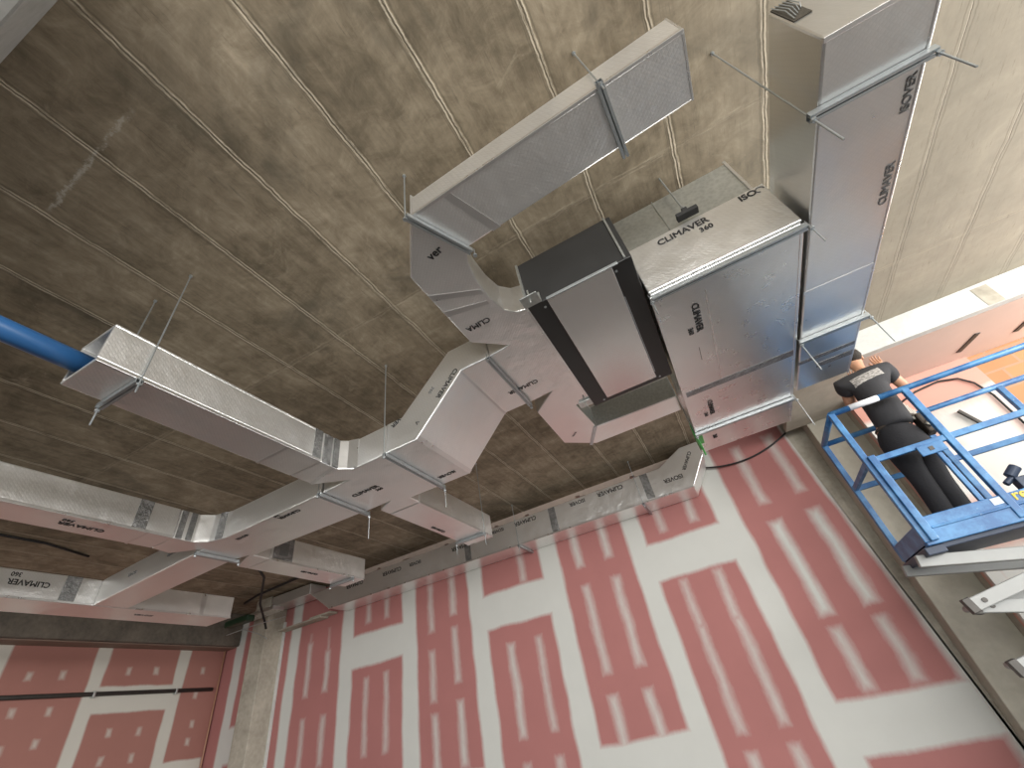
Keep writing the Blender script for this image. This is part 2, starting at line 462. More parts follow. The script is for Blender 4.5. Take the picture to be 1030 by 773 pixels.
for xc in (-1.77, -1.35):
    strip(xc, 1.53, 1.95, 0.085); strip(xc, 0.30, 1.25, 0.085); strip(xc, -0.38, 0.04, 0.085)
for xc in (-0.55, -0.135):
    strip(xc, 0.52, 1.0, 0.07); strip(xc, -0.43, 0.50, 0.08); strip(xc, 1.65, 2.0, 0.07); strip(xc, -1.2, -0.62, 0.075)
for xc in (0.705, 1.13):
    strip(xc, 1.6, 2.34, 0.085); strip(xc, 0.37, 1.33, 0.095, 0.86); strip(xc, -0.29, 0.2, 0.085)
P.append((-4.6, 1.6, -2, -0.98, 0.06, 0.95)); P.append((-9, -4.4, -2, -0.5, 0.06, 0.95))   # unseen white foot, added to lighten what the duct undersides reflect
wall_back = masked_wall('wall_back', 'Y', 6.0, -9.0, 1.36, -1.6, 2.46, 0.02, M['pinkboard'], P,
                        edge=lambda H: 1.335 + 0.068*(2.1-np.clip(H, -1.0, 2.3)))
struct(MB().box(-9.2, 2.0, 6.03, 6.35, -1.6, SL).build('wall_back_core', M['concrete_dark']))

# left wall
P = []
for a, b in ((2.72, 2.98), (3.97, 4.15), (5.17, 5.35), (1.5, 1.7), (0.3, 0.5)): P.append((a, b, -2, 3, 0.03, 1))
P.append((4.05, 5.25, 1.12, 1.45, 0.03, 1)); P.append((5.25, 5.95, 0.1, 0.43, 0.03, 1)); P.append((-9, 2.9, 0.9, 1.2, 0.03, 1))
for y, z in ((3.27, 1.59), (3.65, 1.60), (4.46, 1.65), (4.86, 1.64), (5.64, 1.65), (3.26, 1.19), (3.65, 1.18), (3.64, 0.84), (3.3, 0.8),
             (4.46, 0.88), (4.87, 0.86), (4.47, 0.56), (4.87, 0.56), (5.66, 0.90), (5.66, 0.66), (5.6, 1.3), (4.5, 0.25), (4.85, 0.25), (3.3, 0.4), (3.65, 0.45)):
    P.append((y-0.028, y+0.028, z-0.045, z+0.045, 0.05, 0.8))
masked_wall('wall_left', 'X', -8.9, 0.0, 5.98, -1.6, 1.96, 0.02, M['pinkboard_l'], P, step=0.02)
struct(MB().box(-9.25, -8.93, -9, 6.4, -1.6, SL).build('wall_left_core', M['concrete_dark']))
struct(MB().box(-8.925, -8.55, -9, 5.99, 1.965, SL).build('trim_1', M['concrete_dark'], bevel=0.01))
struct(MB().box(-8.92, -8.62, 0.0, 5.98, 1.950, 1.963).build('trim_6', simple('brown_edge_board', (0.27, 0.19, 0.15), 0.8, 0, 0.15, 6)))

# corner column with its bright plaster bead
struct(MB().box(-7.76, -7.40, 5.62, 5.995, -1.6, SL).build('column', M['concrete'], bevel=0.012))
struct(MB().box(-7.402, -7.37, 5.955, 5.998, -1.6, 2.1).build('trim_2', M['concrete_white'], bevel=0.004))
# concrete pier to the right of the boards
M['concrete_pale'] = concrete('pale_rendered_concrete', (0.40, 0.375, 0.31), (0.56, 0.53, 0.45), 1.2)
struct(MB().box(1.54, 2.0, 5.78, 6.35, -1.6, SL).build('column', M['concrete_pale'], bevel=0.01))
struct(MB().box(1.30, 1.60, 6.004, 6.03, -1.6, SL).build('trim_3', M['concrete']))
struct(MB().box(1.30, 1.955, 4.632, 5.775, 2.235, 2.30).build('trim_4', M['concrete_pale'], bevel=0.004))
# bulkhead over the opening
struct(MB().box(1.30, 5.2, 4.55, 4.63, 2.235, SL - 0.001).build('lintel', M['concrete_white'], bevel=0.006))
P = [(1.0, 1.9, 0.03, 0.04, 0.02, 0.5)]
struct(MB().box(1.96, 5.2, 4.632, 5.7, 2.235, 2.30).build('soffit', simple('pale_pink_board', (0.66, 0.50, 0.43), 0.75, 0, 0.1, 2.5)))
struct(MB().prism([(3.06, 4.546), (3.19, 4.546), (3.19, 4.5495), (3.06, 4.5495)], 2.24, 2.46).build('trim_7', M['concrete'], bevel=0.001))
# boards behind the opening
P = [(1.9, 2.06, -2, 1.9, 0.05, 1), (2.45, 3.0, -2, 1.78, 0.16, 0.95), (2.0, 2.6, 0.9, 1.45, 0.12, 0.9), (3.0, 3.13, -2, 1.9, 0.04, 0.6), (2.0, 2.4, -2, 0.5, 0.1, 0.9)]
masked_wall('wall_right', 'Y', 5.45, 1.94, 3.12, -1.6, 2.233, 0.1, M['pinkboard_f'], P, step=0.02)
struct(MB().box(3.12, 5.2, 5.5, 5.7, -1.6, 2.234).build('wall_brick', M['brick']))
struct(MB().box(1.945, 3.12, 5.552, 5.7, -1.6, 2.234).build('wall_right_core', M['concrete']))

# ------------------------------------------------------------------ lettering on the boards
def text(parent, s, at, r, u, length, mat='ink', nchar=None, lift=0.002):
    r, u = Vector(r).normalized(), Vector(u).normalized()
    nrm = r.cross(u)
    cu = bpy.data.curves.new('lettering', 'FONT'); cu.body = s
    cu.size = length/(0.66*len(s)); cu.align_x = 'CENTER'; cu.align_y = 'CENTER'; cu.bevel_depth = 0.026*cu.size; cu.bevel_resolution = 0
    cu.extrude = 0.0002; cu.resolution_u = 3
    cu.materials.append(M[mat])
    tmp = bpy.data.objects.new('lettering', cu); C.objects.link(tmp)
    dg = bpy.context.evaluated_depsgraph_get(); dg.update()
    me = bpy.data.meshes.new_from_object(tmp.evaluated_get(dg)); me.name = 'lettering'
    bpy.data.objects.remove(tmp); bpy.data.curves.remove(cu)
    me.materials.clear(); me.materials.append(M[mat])
    o = bpy.data.objects.new('lettering', me)
    wl = Vector((at[0], at[1], at[2] + EYE)) + nrm*lift
    C.objects.link(o); o.parent = parent
    mt = Matrix((r, u, nrm)).transposed()
    o.matrix_local = Matrix.Translation(wl - WL[parent.name]) @ mt.to_4x4()
    return o
DOWN_R = ((-1, 0, 0), (0, 1, 0))      # underside, reads towards -X
DOWN_L = ((1, 0, 0), (0, -1, 0))      # underside, reads towards +X
DOWN_Y = ((0, -1, 0), (-1, 0, 0))     # underside, reads towards the viewer
DOWN_F = ((0, 1, 0), (1, 0, 0))       # underside, reads away from the viewer
def brandmark(parent, at, ru, length, mat='ink', sub=True):
    r, u = Vector(ru[0]).normalized(), Vector(ru[1]).normalized()
    text(parent, 'CLIMAVER', at, r, u, length, mat)
    if sub:
        a = Vector(at) + r*length*0.33 - u*length*0.18
        text(parent, '360', a, r, u, length*0.29, 'ink')

def tape(parent, boxes, mat='tape'):
    for b in boxes:
        MB().box(*b).build('foil_tape', M[mat], parent)

def band(parent, x0, x1, y0, y1, z0, z1, along, w):
    """a tape band round three faces of a duct running along X or Y"""
    t = 0.0022; m = MB()
    if along == 'Y':
        a, b = x0, x0 + w     # here x0.. is the Y start
    return m

# ------------------------------------------------------------------ ducts
T = 1.66; TH = 1.91       # underside and top of the low ducts
U = 2.08; UH = 2.33       # the high ones
BV = 0.009

# long return duct at the right
d = thing('ventilation_duct', (1.22, 2.3, T), 'long foil-faced duct at far right, running from top edge towards the worker', 'duct', 'foil ducts')
MB().box(1.03, 1.405, 1.005, 3.56, T, 2.03).build('duct_body', M['foil_fine'], d, BV)
brandmark(d, (1.368, 1.82, T), DOWN_Y, 0.27, 'ink_soft', False)
text(d, 'ISOVER', (1.372, 1.395, T), *DOWN_Y, 0.19, 'ink_soft')
m = MB()
m.box(1.028, 1.407, 2.36, 2.385, T - 0.002, T + 0.0); m.build('joint_tape', M['foil_plain'], d)
MB().box(1.028, 1.407, 3.13, 3.17, T - 0.002, T).build('joint_tape', M['tape'], d)
MB().box(1.16, 1.407, 3.24, 3.30, T - 0.002, T).build('joint_tape', M['tape'], d)
MB().box(1.398, 1.409, 1.0, 3.56, T - 0.003, T + 0.02).build('edge_tape', M['foil_plain'], d, 0.002)
MB().box(1.028, 1.407, 1.001, 1.02, T - 0.003, T + 0.012).build('edge_tape', M['foil_plain'], d, 0.002)
# dark patch painting the shadowed gap over its near end, with loose wires
m = MB(); m.box(1.04, 1.105, 1.0005, 1.0045, 1.86, 2.026); m.build('gap_shade', M['wool_shade'], d)
m = MB()
for k in range(5): m.tube([(1.048 + 0.012*k, 0.997, 1.87 + 0.012*k), (1.052 + 0.013*k, 0.990, 1.94), (1.046 + 0.014*k, 0.997, 2.03)], 0.002, 5)
m.build('loose_wire', M['zinc'], d)

# big plenum box
d = thing('plenum_box', (0.62, 2.9, T), 'largest foil-faced box duct in the centre, printed end panel, beside the black unit', 'duct', 'foil ducts')
MB().box(0.22, 1.0, 1.82, 4.08, T, 2.04).build('duct_body', M['foil_plain'], d, BV)
MB().box(0.218, 1.002, 1.802, 1.818, T + 0.012, 2.045).build('end_panel', M['foil'], d, 0.006)
brandmark(d, (0.535, 1.802, 1.985), ((1, 0, 0), (0, 0, 1)), 0.33)
text(d, 'ISO', (0.905, 1.802, 2.005), (1, 0, 0), (0, 0, 1), 0.12)
MB().tube([(0.968+0.022*math.cos(a), 1.80, 2.005+0.02*math.sin(a)) for a in [k*0.5 for k in range(10)]], 0.003, 5).build('lettering', M['ink_soft'], d)
for y, l in ((2.16, 0.30), (3.28, 0.27)): brandmark(d, (0.43 if y < 3 else 0.385, y, T - 0.001), DOWN_F, l)
text(d, '360', (0.36, 3.82, T), *DOWN_F, 0.10)
MB().box(0.497, 0.503, 1.96, 2.93, T - 0.0015, T).build('joint_tape', M['white_panel'], d)
MB().box(0.24, 0.99, 2.93, 3.0, T - 0.0015, T).build('joint_tape', M['tape'], d)
MB().box(0.40, 0.403, 2.45, 2.60, T - 0.0015, T).build('joint_tape', M['ink'], d)
MB().box(0.219, 1.001, 3.655, 3.675, T - 0.002, T).build('joint_tape', M['foil_plain'], d)
for x in (0.215, 0.988):
    MB().box(x, x + 0.016, 1.83, 4.08, T - 0.003, T + 0.016).build('edge_tape', M['foil_plain'], d, 0.002)
g = MB(); g.box(0.203, 0.262, 3.66, 3.86, T - 0.010, T + 0.10); g.bar((0.214, 3.70, T + 0.02), (0.235, 4.03, T - 0.03), 0.016, 0.05); g.bar((0.214, 3.66, T+0.1), (0.218, 3.95, T), 0.012, 0.06)
tag(g.build('green_tape', M['green'], d, 0.004), 'bright green tape wrapped round the corner')
# galvanised box on top of the plenum
d = thing('galvanised_box', (0.58, 2.1, 2.045), 'shiny bare sheet metal box above the printed end panel, under the slab', 'duct')
MB().box(0.225, 0.965, 1.845, 2.7, 2.047, 2.40).build('sheet_body', M['galv'], d, 0.004)
MB().box(0.50, 0.507, 1.838, 1.845, 2.06, 2.40).build('folded_seam', M['galv'], d)
MB().box(0.954, 0.970, 1.836, 1.845, 2.05, 2.42).build('edge_strip', M['foil_plain'], d, 0.002)

# fan coil unit
d = thing('fan_coil_unit', (-0.09, 2.1, 1.72), 'black fan coil unit with pale access panel underneath, between the foil ducts', 'air handling unit')
MB().box(-0.385, 0.205, 1.555, 2.72, 1.724, 2.10).build('casing', M['black_sheet'], d, 0.004)
MB().box(-0.272, 0.097, 1.557, 2.665, 1.716, 1.7225).build('access_panel', M['white_panel'], d, 0.002)
MB().box(-0.272, 0.13, 1.547, 1.554, 1.714, 1.732).build('panel_rail', M['zinc'], d, 0.001)
MB().box(-0.39, -0.376, 1.545, 1.556, 1.73, 2.10).build('corner_strip', M['galv'], d)
MB().box(0.168, 0.178, 1.545, 1.556, 1.73, 2.10).build('corner_strip', M['galv'], d)
for x, y in ((-0.35, 1.535), (-0.43, 2.66)):
    b = MB(); b.box(x - 0.05, x + 0.05, y - 0.06, y + 0.02, 1.725, 1.732); b.box(x - 0.05, x + 0.05, y + 0.012, y + 0.02, 1.732, 1.80)
    b.tube([(x, y - 0.03, 1.70), (x, y - 0.03, 1.80)], 0.006, 6)
    b.build('bracket', M['galv'], d, 0.002)
MB().box(0.10, 0.104, 1.8, 2.60, 1.7205, 1.7235).build('panel_seam', M['zinc'], d)
for x, y in ((-0.30, 1.6), (-0.30, 2.68), (0.11, 1.6), (0.12, 2.68)): MB().tube([(x, y, 1.7235), (x, y, 1.719)], 0.007, 8).build('screw', M['zinc'], d)

# high ducts: elbow plenum along the fan coil's left side, U-shaped
inner = [(-0.561, 1.286), (-0.60, 1.36), (-0.627, 1.50), (-0.625, 1.66), (-0.60, 1.79), (-0.54, 1.855), (-0.47, 1.875)]
polyL = [(-0.70, 0.965), (-0.93, 1.257), (-0.93, 1.916), (-0.73, 2.105), (-0.898, 2.12), (-0.898, 2.83), (-0.70, 2.815),
         (-0.92, 3.013), (-0.93, 3.69), (-0.669, 3.94), (0.215, 3.94), (0.215, 3.655), (-0.57, 3.63), (-0.60, 3.15), (-0.395, 3.10), (-0.395, 1.92)] + inner[::-1]
d = thing('distribution_duct', (-0.7, 2.5, U), 'pale foil duct bent round the left side of the black unit, with notched branch openings', 'duct', 'foil ducts')
MB().prism(polyL, U, UH).build('duct_body', M['foil'], d, 0.007)
text(d, 'CLIMA', (-0.80, 1.80, U), *DOWN_R, 0.20)
text(d, 'CLIMAVER', (-0.86, 2.60, U), *DOWN_R, 0.30)
text(d, 'ver', (-0.72, 1.20, U), (1, -0.2, 0), (-0.2, -1, 0), 0.14)
text(d, 'ISOVER', (-0.79, 3.60, U), (-0.7, 0.7, 0), (0.7, 0.7, 0), 0.10, 'ink_soft')
MB().prism([(-0.925, 1.42), (-0.64, 1.56), (-0.64, 1.60), (-0.925, 1.47)], U - 0.0015, U).build('joint_tape', M['foil_plain'], d)
MB().prism([(-0.925, 1.58), (-0.65, 1.66), (-0.65, 1.69), (-0.925, 1.63)], U - 0.0015, U).build('joint_tape', M['foil_plain'], d)
MB().box(-0.48, -0.44, 1.9, 3.1, U - 0.0015, U).build('edge_tape', M['foil_plain'], d)
MB().prism([(-0.71, 3.93), (-0.56, 3.62), (-0.585, 3.60), (-0.735, 3.91)], U - 0.008, U).build('joint_channel', M['zinc'], d)
tag(MB().prism([(-0.575, 3.62), (-0.605, 3.15), (-0.598, 3.15), (-0.566, 3.616)], U + 0.004, 2.28).build('collar_sheet', M['galv'], d), 'bare galvanised collar')
MB().prism([(-0.56, 3.622), (0.21, 3.648), (0.21, 3.652), (-0.56, 3.626)], U + 0.004, 2.30).build('collar_sheet', M['galv'], d)
# upper duct
d = thing('ventilation_duct', (0.0, 1.08, U), 'foil duct running up to the right, highest in the picture, quilted underside', 'duct', 'foil ducts')
MB().prism([(0.725, 0.90), (-0.69, 0.958), (-0.553, 1.272), (0.725, 1.195)], U, 2.265).build('duct_body', M['foil'], d, BV)
MB().prism([(0.725, 0.897), (-0.69, 0.955), (-0.69, 0.972), (0.725, 0.914)], U - 0.003, U + 0.016).build('edge_tape', M['foil_plain'], d, 0.002)
MB().box(0.718, 0.728, 0.90, 1.195, U - 0.002, 2.265).build('edge_tape', M['foil_plain'], d, 0.001)
MB().prism([(-0.50, 0.955), (-0.46, 0.953), (-0.33, 1.26), (-0.38, 1.263)], U - 0.0015, U).build('joint_tape', M['foil_plain'], d)

# offset trunk: steps down from the high level to the low one
d = thing('offset_duct', (-1.7, 2.48, T), 'foil trunk duct stepping down diagonally from the high duct to the low branches', 'duct', 'foil ducts')
prof = [(-0.902, U), (-1.14, U), (-1.56, T), (-1.83, T), (-1.83, TH), (-1.69, TH), (-1.235, UH), (-0.902, UH)]
MB().xz(prof, 2.12, 2.83).build('duct_body', M['foil'], d, BV)
sl = Vector((-0.42, 0, -0.42)).normalized()
text(d, 'CLIMAVER', (-1.27, 2.12, 2.025), sl, (0.7, 0, -0.7), 0.30)
text(d, '360', (-1.41, 2.12, 2.03), sl, (0.7, 0, -0.7), 0.08, 'ink_soft')
text(d, 'VER', (-1.74, 2.12, 1.885), (-0.6, 0, -0.35), (0.35, 0, -0.6), 0.10)
text(d, 'V', (-1.55, 2.12, 1.80), (-0.6, 0, -0.6), (0.6, 0, -0.6), 0.03)
text(d, 'ISOVER', (-1.70, 2.70, T), *DOWN_R, 0.20)
MB().box(-1.24, -1.17, 2.122, 2.83, U - 0.0015, U).build('joint_tape', M['foil_plain'], d)
n = Vector((-1, 0, 1)).normalized()
for a0, a1 in ((0.0, 0.03), (0.94, 1.0)):
    p0 = Vector((-1.14, 0, U)).lerp(Vector((-1.56, 0, T)), a0); p1 = Vector((-1.14, 0, U)).lerp(Vector((-1.56, 0, T)), a1)
    n2 = Vector((-0.7, 0, 0.7))*-0.0016
    q = MB(); q.xz([(p0.x, p0.z), (p1.x, p1.z), (p1.x + n2.x*-1*-1, p1.z - 0.0016), (p0.x + n2.x*-1*-1, p0.z - 0.0016)], 2.122, 2.828)
    q.build('joint_tape', M['foil_plain'], d)

# low trunk with its branch notches
d = thing('trunk_duct', (-2.2, 2.48, T), 'low foil trunk piece where three ducts meet, printed mark underneath', 'duct', 'foil ducts')
polyT = [(-1.832, 2.125), (-2.14, 2.13), (-2.225, 2.05), (-2.225, 1.90), (-2.515, 1.90), (-2.517, 2.10), (-2.29, 2.235),
         (-2.566, 2.25), (-2.593, 2.76), (-2.335, 2.755), (-2.50, 2.84), (-2.50, 2.96), (-2.17, 2.96), (-2.165, 2.83), (-1.832, 2.83)]
MB().prism(polyT, T, TH).build('duct_body', M['foil'], d, BV)
brandmark(d, (-2.33, 2.46, T), DOWN_L, 0.30)
MB().prism([(-2.223, 1.995), (-2.515, 2.07), (-2.515, 2.10), (-2.223, 2.03)], T - 0.0015, T).build('joint_tape', M['foil_plain'], d)
MB().box(-2.225, -2.2225, 1.91, 1.985, T + 0.005, TH - 0.005).build('foil_tape', M['tape'], d)
MB().prism([(-2.222, 2.0), (-2.2225, 2.05), (-2.217, 2.052), (-2.217, 2.0)], T + 0.005, TH - 0.005).build('foil_tape', M['tape'], d)
MB().prism([(-2.17, 2.098), (-2.10, 2.127), (-2.10, 2.123), (-2.17, 2.094)], T + 0.005, TH - 0.005).build('foil_tape', M['foil_plain'], d)

# narrow trunk running on to the left
d = thing('trunk_duct', (-3.3, 2.5, T), 'narrow low foil trunk running left from the junction, below the slab', 'duct', 'foil ducts')
polyN = [(-2.596, 2.255), (-3.70, 2.275), (-3.86, 2.23), (-3.93, 2.14), (-3.93, 1.98), (-4.215, 1.98), (-4.25, 2.15), (-4.02, 2.30), (-4.10, 2.305),
         (-4.10, 2.66), (-3.96, 2.69), (-4.26, 2.80), (-4.26, 2.90), (-3.94, 2.90), (-3.94, 2.72), (-2.596, 2.755)]
MB().prism(polyN, T, TH).build('duct_body', M['foil'], d, BV)
brandmark(d, (-3.02, 2.33, T), DOWN_R, 0.27)
text(d, 'ISOVER', (-3.62, 2.36, T), *DOWN_R, 0.17)
for a in (2.06, 2.14): MB().box(-3.93, -3.9275, a - 0.07, a - 0.02, T + 0.005, TH - 0.005).build('foil_tape', M['tape'], d)
MB().prism([(-3.74, 2.262), (-3.80, 2.242), (-3.80, 2.238), (-3.74, 2.258)], T + 0.005, TH - 0.005).build('foil_tape', M['tape'], d)
d = thing('trunk_duct', (-5.0, 2.5, T), 'low pinkish foil duct end leading to the far left duct', 'duct', 'foil ducts')
MB().prism([(-4.104, 2.31), (-5.868, 2.42), (-5.868, 2.74), (-4.104, 2.655)], T, TH).build('duct_body', M['foil'], d, BV)
brandmark(d, (-4.55, 2.338, 1.80), ((-1, 0.06, 0), (0, 0, -1)), 0.25, 'ink_soft', False)
text(d, 'ISOVER', (-5.25, 2.382, 1.80), (-1, 0.06, 0), (0, 0, -1), 0.18, 'ink_soft')

# first branch on the left, blue pipe going into it
d = thing('branch_duct', (-2.36, 1.2, T), 'foil branch duct with open near end and blue pipe, nearest on the left', 'duct', 'foil ducts')
y0, y1 = 0.545, 1.896
q = MB(); x0, x1 = -2.515, -2.222; w = 0.018
q.box(x0, x1, y0, y1, T, T + w); q.box(x0, x1, y0, y1, TH - w, TH)
q.box(x0, x0 + w, y0, y1, T + w, TH - w); q.box(x1 - w, x1, y0, y1, T + w, TH - w)
q.build('duct_body', M['foil'], d, 0.006)
MB().box(x0 + w, x1 - w, 1.2, 1.21, T + w, TH - w).build('dark_lining', M['wool_shade'], d)
MB().box(x1 - 0.006, x1 + 0.003, y0, y1, T - 0.003, T + 0.018).build('edge_tape', M['foil_plain'], d, 0.002)
MB().box(x0 - 0.002, x1 + 0.002, 1.62, 1.64, T - 0.0016, T).build('joint_tape', M['foil_plain'], d)
MB().box(x1, x1 + 0.0025, 1.82, 1.89, T + 0.003, TH - 0.003).build('foil_tape', M['tape'], d)
d = tag(MB().tube([(-2.41, -1.6, 1.745), (-2.415, 0.2, 1.745), (-2.42, 0.66, 1.75)], 0.052, 20).build('pipe', M['bluepipe'], smooth=True),
        'blue plastic pipe entering the open end of the left foil duct', 'pipe')

# second and third branches on the left
d = thing('branch_duct', (-4.07, 1.0, T), 'bright foil branch duct along the left edge, second from the camera', 'duct', 'foil ducts')
MB().box(-4.215, -3.927, -0.9, 1.976, T, TH).build('duct_body', M['foil'], d, BV)
brandmark(d, (-4.07, 1.42, T), DOWN_Y, 0.33); text(d, 'ISOVER', (-4.05, 0.72, T), *DOWN_Y, 0.24)
MB().box(-3.93, -3.924, -0.9, 1.976, T - 0.003, T + 0.018).build('edge_tape', M['foil_plain'], d, 0.002)
MB().box(-3.927, -3.9245, 1.66, 1.76, T + 0.003, TH - 0.003).build('foil_tape', M['tape'], d)
MB().box(-4.217, -3.925, 1.78, 1.80, T - 0.0016, T).build('joint_tape', M['foil_plain'], d)
d = thing('branch_duct', (-6.05, 2.4, T), 'furthest foil duct at lower left, running above the left pink wall', 'duct', 'foil ducts')
MB().box(-6.32, -5.88, -0.3, 3.92, T, TH).build('duct_body', M['foil'], d, BV)
brandmark(d, (-5.88, 1.86, 1.80), ((0, -1, 0), (0, 0, -1)), 0.36)
text(d, 'ISOVER', (-6.05, 3.0, T), *DOWN_Y, 0.24, 'ink_soft')
MB().box(-5.881, -5.8775, 2.12, 2.25, T + 0.003, TH - 0.003).build('foil_tape', M['tape'], d)
MB().box(-5.881, -5.8775, 3.5, 3.56, T + 0.003, TH - 0.003).build('foil_tape', M['foil_plain'], d)
MB().box(-5.884, -5.874, -0.3, 3.92, T - 0.003, T + 0.018).build('edge_tape', M['foil_plain'], d, 0.002)

# branches on the wall side
d = thing('branch_duct', (-2.33, 3.6, T), 'short foil branch duct ending in front of the long wall duct, nearer the black unit', 'duct', 'foil ducts')
MB().box(-2.50, -2.17, 2.965, 4.30, T, TH).build('duct_body', M['foil'], d, BV)
text(d, 'CLIMAVER', (-2.49+0.06, 3.62, T), *DOWN_Y, 0.26)
MB().box(-2.174, -2.167, 2.965, 4.30, T - 0.003, T + 0.018).build('edge_tape', M['foil_plain'], d, 0.002)
MB().box(-2.503, -2.167, 4.285, 4.303, T - 0.002, T + 0.01).build('edge_tape', M['foil_plain'], d, 0.002)
d = thing('branch_duct', (-4.1, 3.6, T), 'short foil branch duct ending near the corner column, dark tape at its root', 'duct', 'foil ducts')
MB().box(-4.26, -3.94, 2.905, 4.22, T, TH).build('duct_body', M['foil'], d, BV)
text(d, 'CLIMAVER', (-4.06, 3.50, T), *DOWN_Y, 0.26)
MB().box(-3.944, -3.937, 2.905, 4.22, T - 0.003, T + 0.018).build('edge_tape', M['foil_plain'], d, 0.002)
MB().box(-3.94, -3.9375, 2.93, 3.16, T + 0.003, TH - 0.003).build('foil_tape', M['tape'], d)
MB().box(-3.94, -3.9365, 3.0, 3.10, T + 0.06, TH - 0.06).build('foil_tape', M['ink_soft'], d)

# long duct along the back wall
d = thing('wall_duct', (-3.0, 5.77, 1.92), 'long foil duct running along the top of the pink wall', 'duct', 'foil ducts')
MB().xz([(-5.93, 1.94), (0.03, 1.90), (0.29, 2.24), (0.29, 2.44), (0.06, 2.44), (-0.28, 2.27), (-6.38, 2.27)], 5.57, 5.985).build('duct_body', M['foil'], d, BV)
UPS = ((-1, 0, 0), (0, 0, -1))
for x, s, l in ((-4.65, 'CLIMAVER', 0.42), (-4.2, 'ISOVER', 0.27), (-3.35, 'CLIMAVER', 0.40), (-2.72, 'ISOVER', 0.24), (-2.27, 'CLIMAVER', 0.40), (-1.46, 'ISOVER', 0.28), (-0.98, 'CLIMAVER', 0.42), (-0.16, 'ISOVER', 0.30), (-5.4, 'CLIMAVER', 0.4)):
    text(d, s, (x, 5.57, 2.17 if x < -2.9 else 2.21 if x < -0.5 else 2.08), *UPS, l)
text(d, 'CLIMAVER', (0.08, 5.57, 2.24), (-0.6, 0, -0.75), (0.75, 0, -0.6), 0.30)
for x in (-1.9, -0.55, -3.3): MB().box(x, x + 0.10, 5.567, 5.571, 1.93, 2.265).build('joint_tape', M['tape'], d)
MB().xz([(-5.93, 1.935), (0.03, 1.895), (0.03, 1.915), (-5.93, 1.955)], 5.562, 5.575).build('edge_tape', M['foil_plain'], d, 0.002)
# ragged plaster strip left on the slab above it
q = MB()
xs = np.linspace(-6.2, -0.1, 80)
for i in range(79):
    z = 2.40 + 0.03*math.sin(i*1.7) + 0.02*math.sin(i*0.63+1) - (0.04 if random.random() < 0.3 else 0)
    q.box(xs[i], xs[i+1], 5.93, 5.995, z, SL - 0.001)
struct(q.build('trim_5', simple('ragged_plaster', (0.56, 0.46, 0.40), 0.85, 0, 0.15, 12)))

# ------------------------------------------------------------------ hangers
def hanger(label, p, q, z, rods, low=0.2, ch=0.03, over=0.03, top=SL, r=0.0042):
    """channel from p to q (plan) with its top at z; rods at the given plan points"""
    c = ((p[0]+q[0])/2, (p[1]+q[1])/2)
    h = thing('trapeze_hanger', (c[0], c[1], z - ch), label, 'duct hanger', 'trapeze hangers')
    pv, qv = Vector((p[0], p[1], 0)), Vector((q[0], q[1], 0)); dd = (qv-pv).normalized()
    a, b = pv - dd*over, qv + dd*over
    s = dd.cross(Vector((0, 0, 1))); w = 0.015
    m = MB()      # a slotted C channel, open side down
    m.bar((a.x, a.y, z - 0.0025), (b.x, b.y, z - 0.0025), 2*w, 0.003)
    for k in (-1, 1):
        o = s*w*k
        m.bar((a.x+o.x, a.y+o.y, z - ch/2), (b.x+o.x, b.y+o.y, z - ch/2), 0.003, ch - 0.002)
        o = s*(w-0.006)*k
        m.bar((a.x+o.x, a.y+o.y, z - ch + 0.002), (b.x+o.x, b.y+o.y, z - ch + 0.002), 0.012, 0.003)
    m.build('channel', M['zinc'], h)
    for rd in rods:
        x, y, lo = rd[:3]; top = rd[3] if len(rd) > 3 else SL
        MB().tube([(x, y, top - 0.002), (x, y, z - ch - lo)], r if len(rd) < 4 else 0.0032, 6).build('threaded_rod', M['zinc'], h)
        MB().tube([(x, y, z - ch - 0.004), (x, y, z - ch - 0.016)], 0.012, 6).build('nut', M['zinc'], h)
        if len(rd) < 4: MB().tube([(x, y, top - 0.001), (x, y, top - 0.015)], 0.010, 6).build('anchor', M['zinc'], h)
    return h
hanger('steel trapeze under the near end of the far right duct, by the top edge', (1.0, 1.262), (1.41, 1.262), T - 0.001, [(0.992, 1.262, 0.19), (1.42, 1.262, 0.17)], over=0.016)
hanger('steel trapeze under the far right duct, halfway to the worker', (1.03, 2.85), (1.42, 2.85), T - 0.001, [(1.018, 2.85, 0.22), (1.435, 2.85, 0.22)], over=0.015)
hanger('steel trapeze along the printed near edge of the big plenum box', (0.23, 1.825), (1.0, 1.825), T - 0.004, [(1.015, 1.825, 0.12, T + 0.02), (0.2135, 1.825, 0.1, T + 0.02)], over=0.006)
hanger('thin steel trapeze under the far end of the big plenum box', (0.225, 3.63), (0.99, 3.63), T - 0.0035, [(0.2135, 3.63, 0.03), (1.015, 3.63, 0.25, T + 0.02)], ch=0.025, over=0.015)
hanger('steel trapeze across the quilted highest duct', (0.352, 0.905), (0.37, 1.24), U - 0.004, [(0.352, 0.895, 0.06)], over=0.02)
hanger('steel trapeze at the corner where the highest duct bends', (-0.70, 0.955), (-0.55, 1.275), U - 0.004, [(-0.712, 0.935, 0.0), (-0.53, 1.31, 0.0, U + 0.02)], over=0.02)
hanger('double steel trapeze below the high trunk, left of the black unit', (-0.91, 2.125), (-0.91, 2.825), U - 0.004, [(-0.91, 2.10, 0.0, U + 0.02), (-0.91, 2.85, 0.0, U + 0.02)], over=0.015)
hanger('steel trapeze under the trunk just below its sloping step', (-1.83, 2.12), (-1.83, 2.83), T - 0.003, [(-1.83, 2.10, 0.02), (-1.83, 2.86, 0.16, T + 0.02)], over=0.02)
hanger('steel trapeze at the joint left of the printed junction piece', (-2.58, 2.24), (-2.59, 2.77), T - 0.003, [(-2.58, 2.215, 0.0, T + 0.12), (-2.59, 2.80, 0.2, T + 0.02)], over=0.02)
